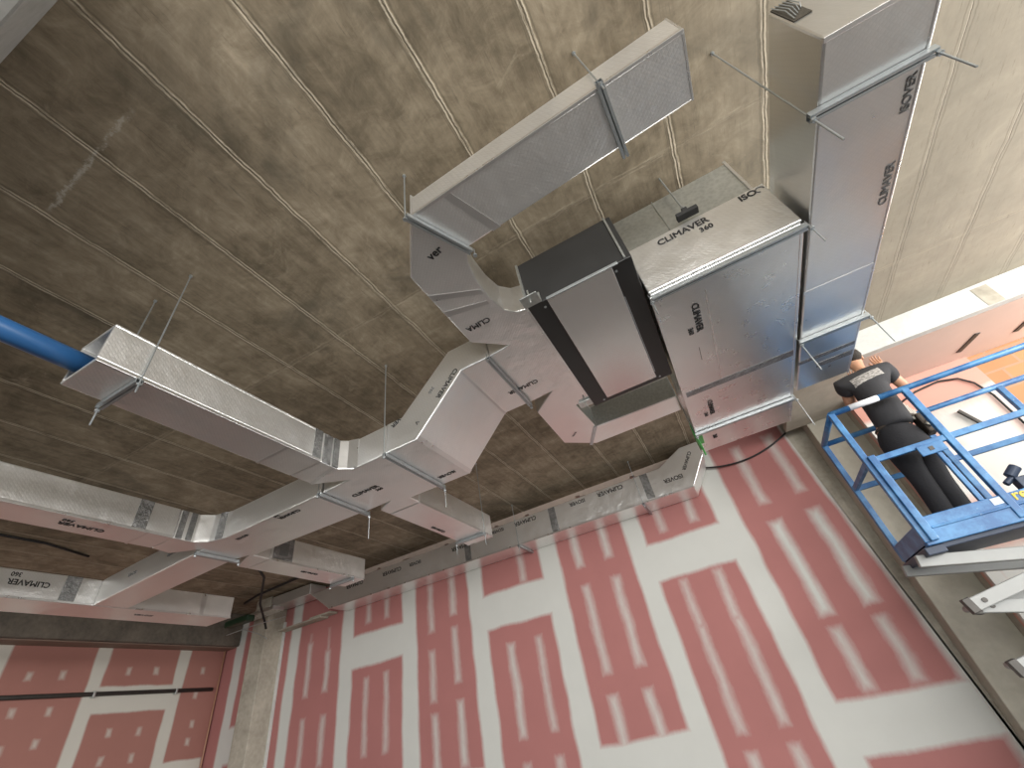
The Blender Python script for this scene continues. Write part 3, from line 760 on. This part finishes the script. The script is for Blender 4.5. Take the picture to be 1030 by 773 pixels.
hanger('steel trapeze below the trunk next to the second left branch', (-4.10, 2.30), (-4.10, 2.67), T - 0.003, [(-4.10, 2.285, 0.0, T + 0.02), (-4.10, 2.70, 0.02, T + 0.02)], over=0.02)
hanger('steel trapeze with tall rods under the open-ended left duct', (-2.225, 0.735), (-2.53, 0.735), T - 0.003, [(-2.205, 0.735, 0.06), (-2.545, 0.735, 0.10)], over=0.012)
hanger('steel trapeze near the end of the branch in front of the wall duct', (-2.165, 4.09), (-2.51, 4.09), T - 0.003, [(-2.155, 4.09, 0.1), (-2.52, 4.09, 0.1, T + 0.02)], over=0.015)
hanger('steel trapeze near the end of the branch by the corner column', (-3.935, 4.02), (-4.265, 4.02), T - 0.003, [(-3.925, 4.02, 0.0, T + 0.02), (-4.28, 4.02, 0.0, T + 0.02)], over=0.01)
hanger('steel bracket under the wall duct, left of its middle', (-2.42, 5.56), (-2.42, 5.98), 1.912, [(-2.42, 5.545, 0.05)], over=0.03, ch=0.03)
hanger('steel bracket under the wall duct near its right end', (-0.62, 5.56), (-0.62, 5.98), 1.899, [(-0.62, 5.545, 0.05)], over=0.03, ch=0.03)
# the plenum's top bracket on a single rod
h = thing('rod_bracket', (0.605, 1.78, 2.08), 'black anti-vibration bracket on a threaded rod above the printed panel', 'duct hanger')
MB().tube([(0.604, 1.781, SL - 0.002), (0.604, 1.781, 2.07)], 0.0055, 8).build('threaded_rod', M['zinc'], h)
q = MB(); q.box(0.545, 0.665, 1.755, 1.80, 2.062, 2.092); q.box(0.59, 0.62, 1.765, 1.797, 2.092, 2.125)
q.build('rubber_mount', M['rubber'], h, 0.003)
q = MB(); q.tube([(0.604, 1.781, 2.126), (0.604, 1.781, 2.14)], 0.014, 6); q.build('nut', M['zinc'], h)

# ------------------------------------------------------------------ cables and odds in the corners
tag(MB().tube(arc((0.23, 5.96, 2.23), (1.33, 5.96, 2.30), 0.12, 16), 0.011).build('cable', M['cable'], smooth=True), 'black cable sagging across the pink wall below the plenum box', 'cable', 'loose cables')
tag(MB().tube([(-6.70, 0.3, 2.484), (-6.70, 1.7, 2.484), (-6.72, 2.1, 2.484), (-6.9, 2.6, 2.484)], 0.014).build('cable', M['cable'], smooth=True), 'dark cable along the slab at far left', 'cable', 'loose cables')
tag(MB().tube([(-5.2, 3.1, 2.46), (-5.6, 3.7, 2.44), (-6.3, 4.6, 2.38), (-6.9, 5.05, 2.2), (-7.18, 5.38, 2.06), (-7.22, 5.48, 1.93)], 0.018).build('cable', M['cable'], smooth=True), 'black cable dropping past the tip of the furthest left duct', 'cable', 'loose cables')
tag(MB().tube([(-5.2, 5.3, 2.47), (-6.3, 5.25, 2.48), (-7.2, 5.2, 2.42), (-7.5, 5.2, 2.36)], 0.02).build('cable', M['cable'], smooth=True), 'black cable under the slab left of the wall duct', 'cable', 'loose cables')
q = MB(); q.box(-7.85, -7.30, 5.15, 5.3, 2.05, 2.15)
tag(q.build('cable_tray', M['dgreen'], bevel=0.02), 'dark green tray tucked under the slab by the corner column', 'cable tray')
q = thing('duct_stub', (-7.5, 5.7, 2.2), 'dull foil duct stub left of the slanted end of the wall duct', 'duct', 'foil ducts')
MB().box(-7.36, -6.45, 5.62, 5.96, 2.30, 2.47).build('duct_body', M['foil'], q, 0.008)
MB().prism([(-7.6, 5.3), (-6.9, 5.3), (-6.9, 5.52), (-7.6, 5.52)], 2.14, 2.20).build('end_flap', M['foil_plain'], q, 0.005)
q = MB(); q.box(-7.34, -6.35, 5.80, 5.985, 1.93, 1.955); q.box(-6.62, -6.15, 5.82, 5.985, 1.956, 1.985)
tag(q.build('plaster_offcut', M['concrete'], bevel=0.006), 'pale broken board offcut on the wall left of the wall duct', 'board offcut')
h = thing('wire_hanger', (-7.3, 5.35, 1.9), 'thin bent wires hanging beside the corner column top', 'wire')
MB().tube([(-7.95, 5.3, 1.98), (-7.3, 5.3, 1.985), (-6.7, 5.4, 1.99)], 0.007, 6).build('wire', M['zinc'], h)
MB().tube([(-7.55, 5.3, 1.98), (-7.2, 5.35, 1.84), (-7.05, 5.4, 1.74)], 0.006, 6).build('wire', M['zinc'], h)
# conduit on the left wall
h = thing('conduit', (-8.86, 3.4, 1.33), 'dark conduit pipe running along the left pink wall', 'pipe')
MB().tube([(-8.86, 0.2, 1.34), (-8.86, 5.86, 1.362)], 0.028, 12).build('tube', M['steel_dark'], h, smooth=True)
for y in (2.9, 4.08, 5.24): MB().box(-8.9, -8.825, y - 0.015, y + 0.015, 1.31, 1.39).build('clip', M['galv'], h, 0.004)
tag(MB().tube([(-8.87, 5.955, -1.5), (-8.87, 5.955, 2.3)], 0.012).build('wire', simple('copper_wire', (0.45, 0.25, 0.16), 0.5), smooth=True), 'thin copper-coloured line down the left wall corner', 'wire')
# cable loop and bar on the wall behind the lift
tag(MB().tube([(2.30, 5.43, 1.97), (2.52, 5.43, 2.045), (2.75, 5.43, 2.07), (2.9, 5.43, 2.03), (2.98, 5.43, 1.93), (3.02, 5.43, 1.75), (3.02, 5.43, 1.2)], 0.010).build('cable', M['cable'], smooth=True), 'thin cable looping over the pale wall behind the lift', 'cable', 'loose cables')
tag(MB().bar((2.68, 5.42, 1.71), (2.76, 5.42, 1.50), 0.03, 0.03).build('bar', M['steel_dark'], bevel=0.004), 'short dark bar fixed on the white patch behind the lift', 'bar')
for x, l in ((3.05, 'dark metal strip under the pink soffit, nearer the worker'), (3.55, 'dark metal strip under the pink soffit, at the right edge')):
    tag(MB().bar((x - 0.04, 5.28, 2.230), (x + 0.05, 5.0, 2.230), 0.05, 0.008).build('metal_strip', M['steel_dark'], bevel=0.002), l, 'metal strip')

# ------------------------------------------------------------------ scissor lift
L = thing('scissor_lift', (2.1, 4.45, -1.6), 'blue scissor lift with guard rails, carrying the worker', 'scissor lift')
XA, XB, YN, YF, DK = 1.275, 3.15, 4.10, 4.78, 0.50
MB().box(XA, XB, YN + 0.03, YF - 0.03, DK - 0.05, DK).build('deck', M['lift_dark'], L, 0.006)
q = MB(); q.box(XA + 0.005, XB, YN - 0.012, YN + 0.02, DK - 0.02, 0.665); q.box(XA + 0.09, XB, YN - 0.022, YN - 0.012, 0.575, 0.59)
q.build('toe_board', M['lift'], L, 0.004)
q = MB(); q.box(XA, XA + 0.02, YN + 0.02, YF - 0.02, DK - 0.02, 0.62)
q.build('toe_board', M['lift'], L, 0.004)
MB().box(XA, XB, YF - 0.02, YF, DK - 0.02, 0.62).build('toe_board', M['lift'], L, 0.004)
MB().box(XA - 0.02, XA + 0.10, YN + 0.02, YF + 0.01, DK - 0.075, DK - 0.02).build('end_beam', M['lift_dark'], L, 0.006)
TOP, MID = 1.60, 1.135
R_ = 0.046
for y in (YN, YF):
    MB().tube([(XA + 0.02, y, TOP), (XB, y, TOP)], 0.025, 10).build('top_rail', M['lift'], L, smooth=True)
    MB().bar((XA + 0.03, y, MID), (XB, y, MID), 0.032, 0.046).build('mid_rail', M['lift'], L, 0.004)
for x in (XA + 0.02, XB):
    MB().tube([(x, YN, TOP), (x, YF, TOP)], 0.025, 10).build('top_rail', M['lift'], L, smooth=True)
    MB().bar((x, YN, MID), (x, YF, MID), 0.032, 0.046).build('mid_rail', M['lift'], L, 0.004)
for x, y, w in ((XA + 0.02, YN, R_), (XA + 0.02, YF, R_), (1.85, YN, R_), (2.72, YN, R_), (2.065, YF, R_), (2.73, YF, R_), (XB, YN, R_), (XB, YF, R_)):
    MB().bar((x, y, DK), (x, y, TOP), w, w).build('guard_post', M['lift'], L, 0.005)
MB().bar((XA + 0.055, YN - 0.035, DK + 0.0), (XA + 0.055, YN - 0.035, MID + 0.03), 0.05, 0.03).build('gate_post', M['lift'], L, 0.005)
q = MB(); q.box(1.62, 1.79, YN - 0.03, YN - 0.018, 1.045, 1.125)
q.build('latch_plate', M['lift'], L, 0.004)
MB().box(1.685, 1.715, YN - 0.034, YN - 0.028, 1.07, 1.10).build('latch_hole', M['steel_dark'], L)
MB().bar((1.73, YN, 0.66), (1.73, YN, MID), 0.03, 0.03).build('gate_post', M['lift'], L, 0.004)
q = MB(); q.box(2.02, 2.10, YN + 0.08, YN + 0.16, 0.64, 0.76); q.tube([(2.02, YN + 0.12, 0.78), (2.09, YN + 0.11, 0.83)], 0.035, 10); q.tube([(1.97, YN + 0.12, 0.74), (2.05, YN + 0.12, 0.78)], 0.022, 8)
q.build('control_box', M['lift_dark'], L, 0.006)
MB().tube([(1.44, YN - 0.001, TOP), (1.66, YN - 0.001, TOP)], 0.0265, 10).build('rail_sticker', simple('pale_rail_tape', (0.72, 0.74, 0.78), 0.4), L, smooth=True)
text(L, 're', (1.925, YN - 0.012, 0.637), (1, 0, 0), (0, 0, 1), 0.125, 'yellow', lift=0.002)
MB().box(1.765, 1.822, YN - 0.0145, YN - 0.0125, 0.61, 0.655).build('logo_patch', M['white'], L)
# scissor stack
levels = [0.42, 0.10, -0.25, -0.60, -0.95, -1.25]
for i in range(5):
    zt, zb = levels[i], levels[i+1]
    for y, x0 in ((4.20, 1.285), (4.62, 1.62)):
        for k, (a, b) in enumerate(((zt, zb), (zb, zt))):
            if i == 0 and k == 0: x0_, yy = 1.20, y + 0.03
            else: x0_, yy = x0 + (0.04 if k == 0 else 0), y + (0.0 if k else 0.075)
            MB().bar((x0_, yy, a), (2.95, yy, b), 0.05, 0.08).build('scissor_arm', M['arm'], L, 0.006)
            if i < 3 and y < 4.4 and not (i == 0 and k == 0):
                MB().bar((x0_ - 0.012, yy, a), (x0_ + 0.035, yy, a + (b-a)*0.03), 0.056, 0.09).build('arm_end_cap', M['steel_dark'], L, 0.004)
                t_ = 0.055
                MB().tube([(x0_ + 1.69*t_, yy - 0.032, a + (b-a)*t_), (x0_ + 1.69*t_, yy - 0.024, a + (b-a)*t_)], 0.015, 10).build('pivot_bolt', M['steel_dark'], L)
    MB().tube([(1.40, 4.18, zb), (1.40, 4.66, zb)], 0.022, 10).build('cross_tube', M['arm'], L, smooth=True)
    MB().tube([(2.92, 4.18, zb), (2.92, 4.66, zb)], 0.022, 10).build('cross_tube', M['arm'], L, smooth=True)
MB().box(1.2, 3.05, 4.12, 4.76, -1.46, -1.29).build('chassis', M['lift'], L, 0.02)
for x in (1.45, 2.8):
    for y in (4.10, 4.71): MB().tube([(x, y, -1.475), (x, y + 0.07, -1.475)], 0.124, 20).build('wheel', M['rubber'], L)

# ------------------------------------------------------------------ the worker
W = thing('person', (1.70, 4.42, DK), 'person in dark T-shirt and black trousers on the lift, back turned, reaching up', 'person')
def skin(name, joints, edges, mat, sub=2, root=0):
    me = bpy.data.meshes.new(name)
    wl = WL[W.name]
    me.from_pydata([(j[0]-wl.x, j[1]-wl.y, j[2]+EYE-wl.z) for j in joints], edges, [])
    me.materials.append(mat)
    o = bpy.data.objects.new(name, me); link(o, wl, W)
    o.modifiers.new('skin', 'SKIN').use_smooth_shade = True
    for i, j in enumerate(joints):
        sv = me.skin_vertices[0].data[i]
        sv.radius = (j[3], j[4] if len(j) > 4 else j[3]); sv.use_root = (i == root); sv.use_loose = False
    s = o.modifiers.new('sub', 'SUBSURF'); s.levels = sub; s.render_levels = sub
    return o
hipL, hipR = (1.645, 4.42, 1.40), (1.80, 4.43, 1.40)
J = [(1.745, 4.42, 1.44, .075, .06), (1.76, 4.41, 1.62, .075, .06), (1.775, 4.40, 1.80, .11, .08), (1.81, 4.41, 1.94, .10, .07),
     (1.84, 4.43, 2.02, .05), (1.85, 4.45, 2.08, .05), (1.86, 4.475, 2.14, .066, .075), (1.865, 4.485, 2.20, .074, .088), (1.866, 4.48, 2.255, .066, .076),
     # right arm raised
     (1.99, 4.42, 1.945, .055), (2.055, 4.50, 1.765, .043), (2.075, 4.575, 1.90, .035), (2.075, 4.60, 2.05, .028), (2.08, 4.615, 2.095, .034, .02),
     # left arm raised
     (1.635, 4.42, 1.93, .055), (1.64, 4.60, 1.80, .043), (1.76, 4.70, 1.94, .035), (1.86, 4.74, 2.05, .026), (1.88, 4.75, 2.09, .03, .018),
     # legs
     (hipL[0], hipL[1], 1.38, .085), (1.635, 4.405, 0.96, .055), (1.605, 4.43, 0.60, .038),
     (hipR[0], hipR[1], 1.38, .085), (1.745, 4.415, 0.96, .055), (1.735, 4.45, 0.60, .038)]
E_ = [(0, 1), (1, 2), (2, 3), (3, 4), (4, 5), (5, 6), (6, 7), (7, 8), (3, 9), (9, 10), (10, 11), (11, 12), (12, 13),
      (3, 14), (14, 15), (15, 16), (16, 17), (17, 18), (0, 19), (19, 20), (20, 21), (0, 22), (22, 23), (23, 24)]
# fingers: unequal, bent, rooted in the palm
def hand(root_i, side, up, across):
    base = Vector(J[root_i][:3]); up = Vector(up).normalized(); ac = Vector(across).normalized(); fw = up.cross(ac)
    for k, ln in enumerate((0.072, 0.085, 0.080, 0.062)):
        p1 = base + up*0.045 + ac*(k-1.5)*0.021
        p2 = p1 + up*ln*0.55 + fw*0.006; p3 = p2 + up*ln*0.42 - fw*0.018 + ac*(k-1.5)*0.004
        n = len(J)
        for p, r in ((p1, 0.0105), (p2, 0.0092), (p3, 0.0075)): J.append((p.x, p.y, p.z, r))
        E_.extend([(root_i, n), (n, n+1), (n+1, n+2)])
    p1 = base + ac*side*0.036 + up*0.012; p2 = p1 + ac*side*0.026 + up*0.028; p3 = p2 + up*0.03 + ac*side*0.004
    n = len(J)
    for p, r in ((p1, 0.012), (p2, 0.010), (p3, 0.008)): J.append((p.x, p.y, p.z, r))
    E_.extend([(root_i, n), (n, n+1), (n+1, n+2)])
hand(13, -1, (0.05, 0.12, 1), (1, 0, 0))
hand(18, 1, (0.2, 0.1, 1), (1, 0, 0))
body = skin('body', J, E_, M['skin'])
# ears and nose belong to the continuous look of the head
q = MB()
def ball(m, c, rx, ry, rz, n=10, k=8, f=None):
    vs, fs = [], []
    for i in range(k+1):
        th = math.pi*i/k
        for j in range(n):
            ph = 2*math.pi*j/n
            v = Vector((rx*math.sin(th)*math.cos(ph), ry*math.sin(th)*math.sin(ph), rz*math.cos(th)))
            if f: v = f(v)
            vs.append(Vector(c)+v)
    for i in range(k):
        for j in range(n): fs.append([i*n+j, i*n+(j+1) % n, (i+1)*n+(j+1) % n, (i+1)*n+j])
    m.add(vs, fs)
for sx in (-1, 1): ball(q, (1.865 + sx*0.074, 4.47, 2.18), 0.012, 0.022, 0.032)
q.build('ear', M['skin'], W, smooth=True)
q = MB(); ball(q, (1.866, 4.575, 2.185), 0.014, 0.022, 0.024); ball(q, (1.866, 4.565, 2.145), 0.026, 0.008, 0.007)
for sx in (-1, 1): ball(q, (1.866 + sx*0.03, 4.556, 2.212), 0.013, 0.008, 0.008)
q.build('face', M['skin'], W, smooth=True)
q = MB()
ball(q, (1.866, 4.468, 2.215), 0.084, 0.096, 0.085, 18, 12, lambda v: Vector((v.x, v.y - (0.015 if v.z < 0 else 0), v.z*(1.0 if v.z > 0 else (0.95 if v.y < 0.02 else 0.15)))))
q.build('hair', M['hair'], W, smooth=True)
# clothing
TS = [(1.75, 4.41, 1.41, .18, .148), (1.765, 4.405, 1.62, .19, .145), (1.785, 4.40, 1.80, .195, .14), (1.805, 4.405, 1.93, .155, .115), (1.825, 4.42, 1.995, .075, .065),
      (1.985, 4.42, 1.945, .095), (2.035, 4.475, 1.835, .08), (1.63, 4.42, 1.93, .10), (1.63, 4.51, 1.87, .08)]
skin('shirt', TS, [(0, 1), (1, 2), (2, 3), (3, 4), (3, 5), (5, 6), (3, 7), (7, 8)], M['shirt'], 2, 1)
TR = [(1.745, 4.42, 1.40, .19, .155), (1.655, 4.415, 1.15, .115), (1.635, 4.405, 0.98, .078), (1.605, 4.43, 0.60, .072),
      (1.775, 4.425, 1.15, .11), (1.745, 4.415, 0.98, .078), (1.735, 4.45, 0.60, .072), (1.75, 4.415, 1.50, .18, .145)]
skin('trousers', TR, [(0, 1), (1, 2), (2, 3), (0, 4), (4, 5), (5, 6), (0, 7)], M['trousers'], 2, 0)
for x, y in ((1.605, 4.43), (1.735, 4.45)):
    q = MB(); ball(q, (x, y + 0.06, DK + 0.045), 0.05, 0.145, 0.06, 14, 10, lambda v: Vector((v.x, v.y, max(v.z, -0.043)))); q.tube([(x, y, DK + 0.05), (x, y, DK + 0.15)], 0.056, 12)
    q.build('boot', M['shoe'], W, smooth=True)
q = MB()
ring = [(1.752 + 0.150*math.cos(a), 4.41 + 0.122*math.sin(a), 1.45 + 0.012*math.cos(a)) for a in [k*2*math.pi/24 for k in range(25)]]
q.tube(ring, 0.014, 8); q.build('belt', M['leather'], W, smooth=True)
q = MB(); q.box(1.885, 1.965, 4.33, 4.46, 1.28, 1.46)
q.build('tool_pouch', M['leather'], W, 0.015)
q = MB()
for k in range(4): q.tube([(1.87 + 0.02*k, 4.35 + 0.025*k, 1.42), (1.88 + 0.02*k, 4.35 + 0.025*k, 1.58 - 0.02*k)], 0.009, 6)
q.tube([(1.90, 4.32, 1.33), (1.96, 4.32, 1.38)], 0.022, 8)
q.build('hand_tool', M['tool'], W)
# the printed panel lies on the back of the shirt
from mathutils.bvhtree import BVHTree
shirt = [c for c in W.children if c.name.startswith('shirt')][0]
dg = bpy.context.evaluated_depsgraph_get(); dg.update()
tree = BVHTree.FromObject(shirt, dg)
n1, n2 = 14, 8
vs = []
for j in range(n2+1):
    for i in range(n1+1):
        x = 1.655 + 0.25*i/n1; z = 1.845 + 0.085*j/n2 + (x-1.78)*0.12
        o_ = Vector((x, 3.5, z + EYE)) - WL[shirt.name]
        hit = tree.ray_cast(o_, Vector((0, 1, 0)))[0]
        vs.append((x, (hit.y + WL[shirt.name].y if hit else 4.30) - 0.004, z))
fs = [[j*(n1+1)+i, j*(n1+1)+i+1, (j+1)*(n1+1)+i+1, (j+1)*(n1+1)+i] for j in range(n2) for i in range(n1)]
q = MB(); q.add(vs, fs)
q.build('back_print', M['patch'], W, smooth=True)
# a dark hand tool held up to the soffit
tag(MB().tube([(1.90, 4.76, 2.10), (1.95, 4.74, 2.16), (2.02, 4.70, 2.14), (2.07, 4.66, 2.15)], 0.008).build('pull_wire', M['cable'], smooth=True), 'thin dark wire held in the worker\'s raised hands', 'wire')

# ------------------------------------------------------------------ light
w = bpy.data.worlds.new('sky'); bpy.context.scene.world = w; w.use_nodes = True
bg = w.node_tree.nodes['Background']
bg.inputs['Color'].default_value = (0.88, 0.94, 1.0, 1); bg.inputs['Strength'].default_value = 1.3

def area(name, loc, target, sx, sy, power, col):
    l = bpy.data.lights.new(name, 'AREA'); l.shape = 'RECTANGLE'; l.size = sx; l.size_y = sy; l.energy = power; l.color = col
    o = bpy.data.objects.new(name, l); C.objects.link(o)
    o.location = (loc[0], loc[1], loc[2] + EYE)
    o.rotation_euler = (Vector(target)-Vector(loc)).to_track_quat('-Z', 'Y').to_euler()
    return o
area('daylight_from_front_opening', (3.0, -7.5, 0.4), (-1.0, 4.0, 0.9), 8, 3.4, 660, (1.0, 0.97, 0.92))
area('added_right_fill', (5.15, 1.0, 1.7), (0.0, 1.0, 1.9), 10, 1.4, 370, (1.0, 0.97, 0.92))  # lamp added high on the open right side to brighten the ceiling

# ------------------------------------------------------------------ camera
Rm = ((0.87458, 0.4557, -0.16568), (-0.40285, 0.49272, -0.77133), (-0.26986, 0.74133, 0.6145))
cam = bpy.data.cameras.new('camera'); co = bpy.data.objects.new('camera', cam); C.objects.link(co)
rx, ry, rz = Vector(Rm[0]), -Vector(Rm[1]), -Vector(Rm[2])
mt = Matrix((rx, ry, rz)).transposed().to_4x4(); mt.translation = Vector((0, 0, EYE))
co.matrix_world = mt
cam.sensor_width = 36; cam.sensor_fit = 'HORIZONTAL'; cam.lens = 430.28/1030*36; cam.clip_start = 0.02; cam.clip_end = 200
sc = bpy.context.scene
sc.camera = co
sc.view_settings.view_transform = 'Standard'; sc.view_settings.look = 'None'; sc.view_settings.gamma = 1
sc.view_settings.use_curve_mapping = False
sc.view_settings.exposure = 0.5
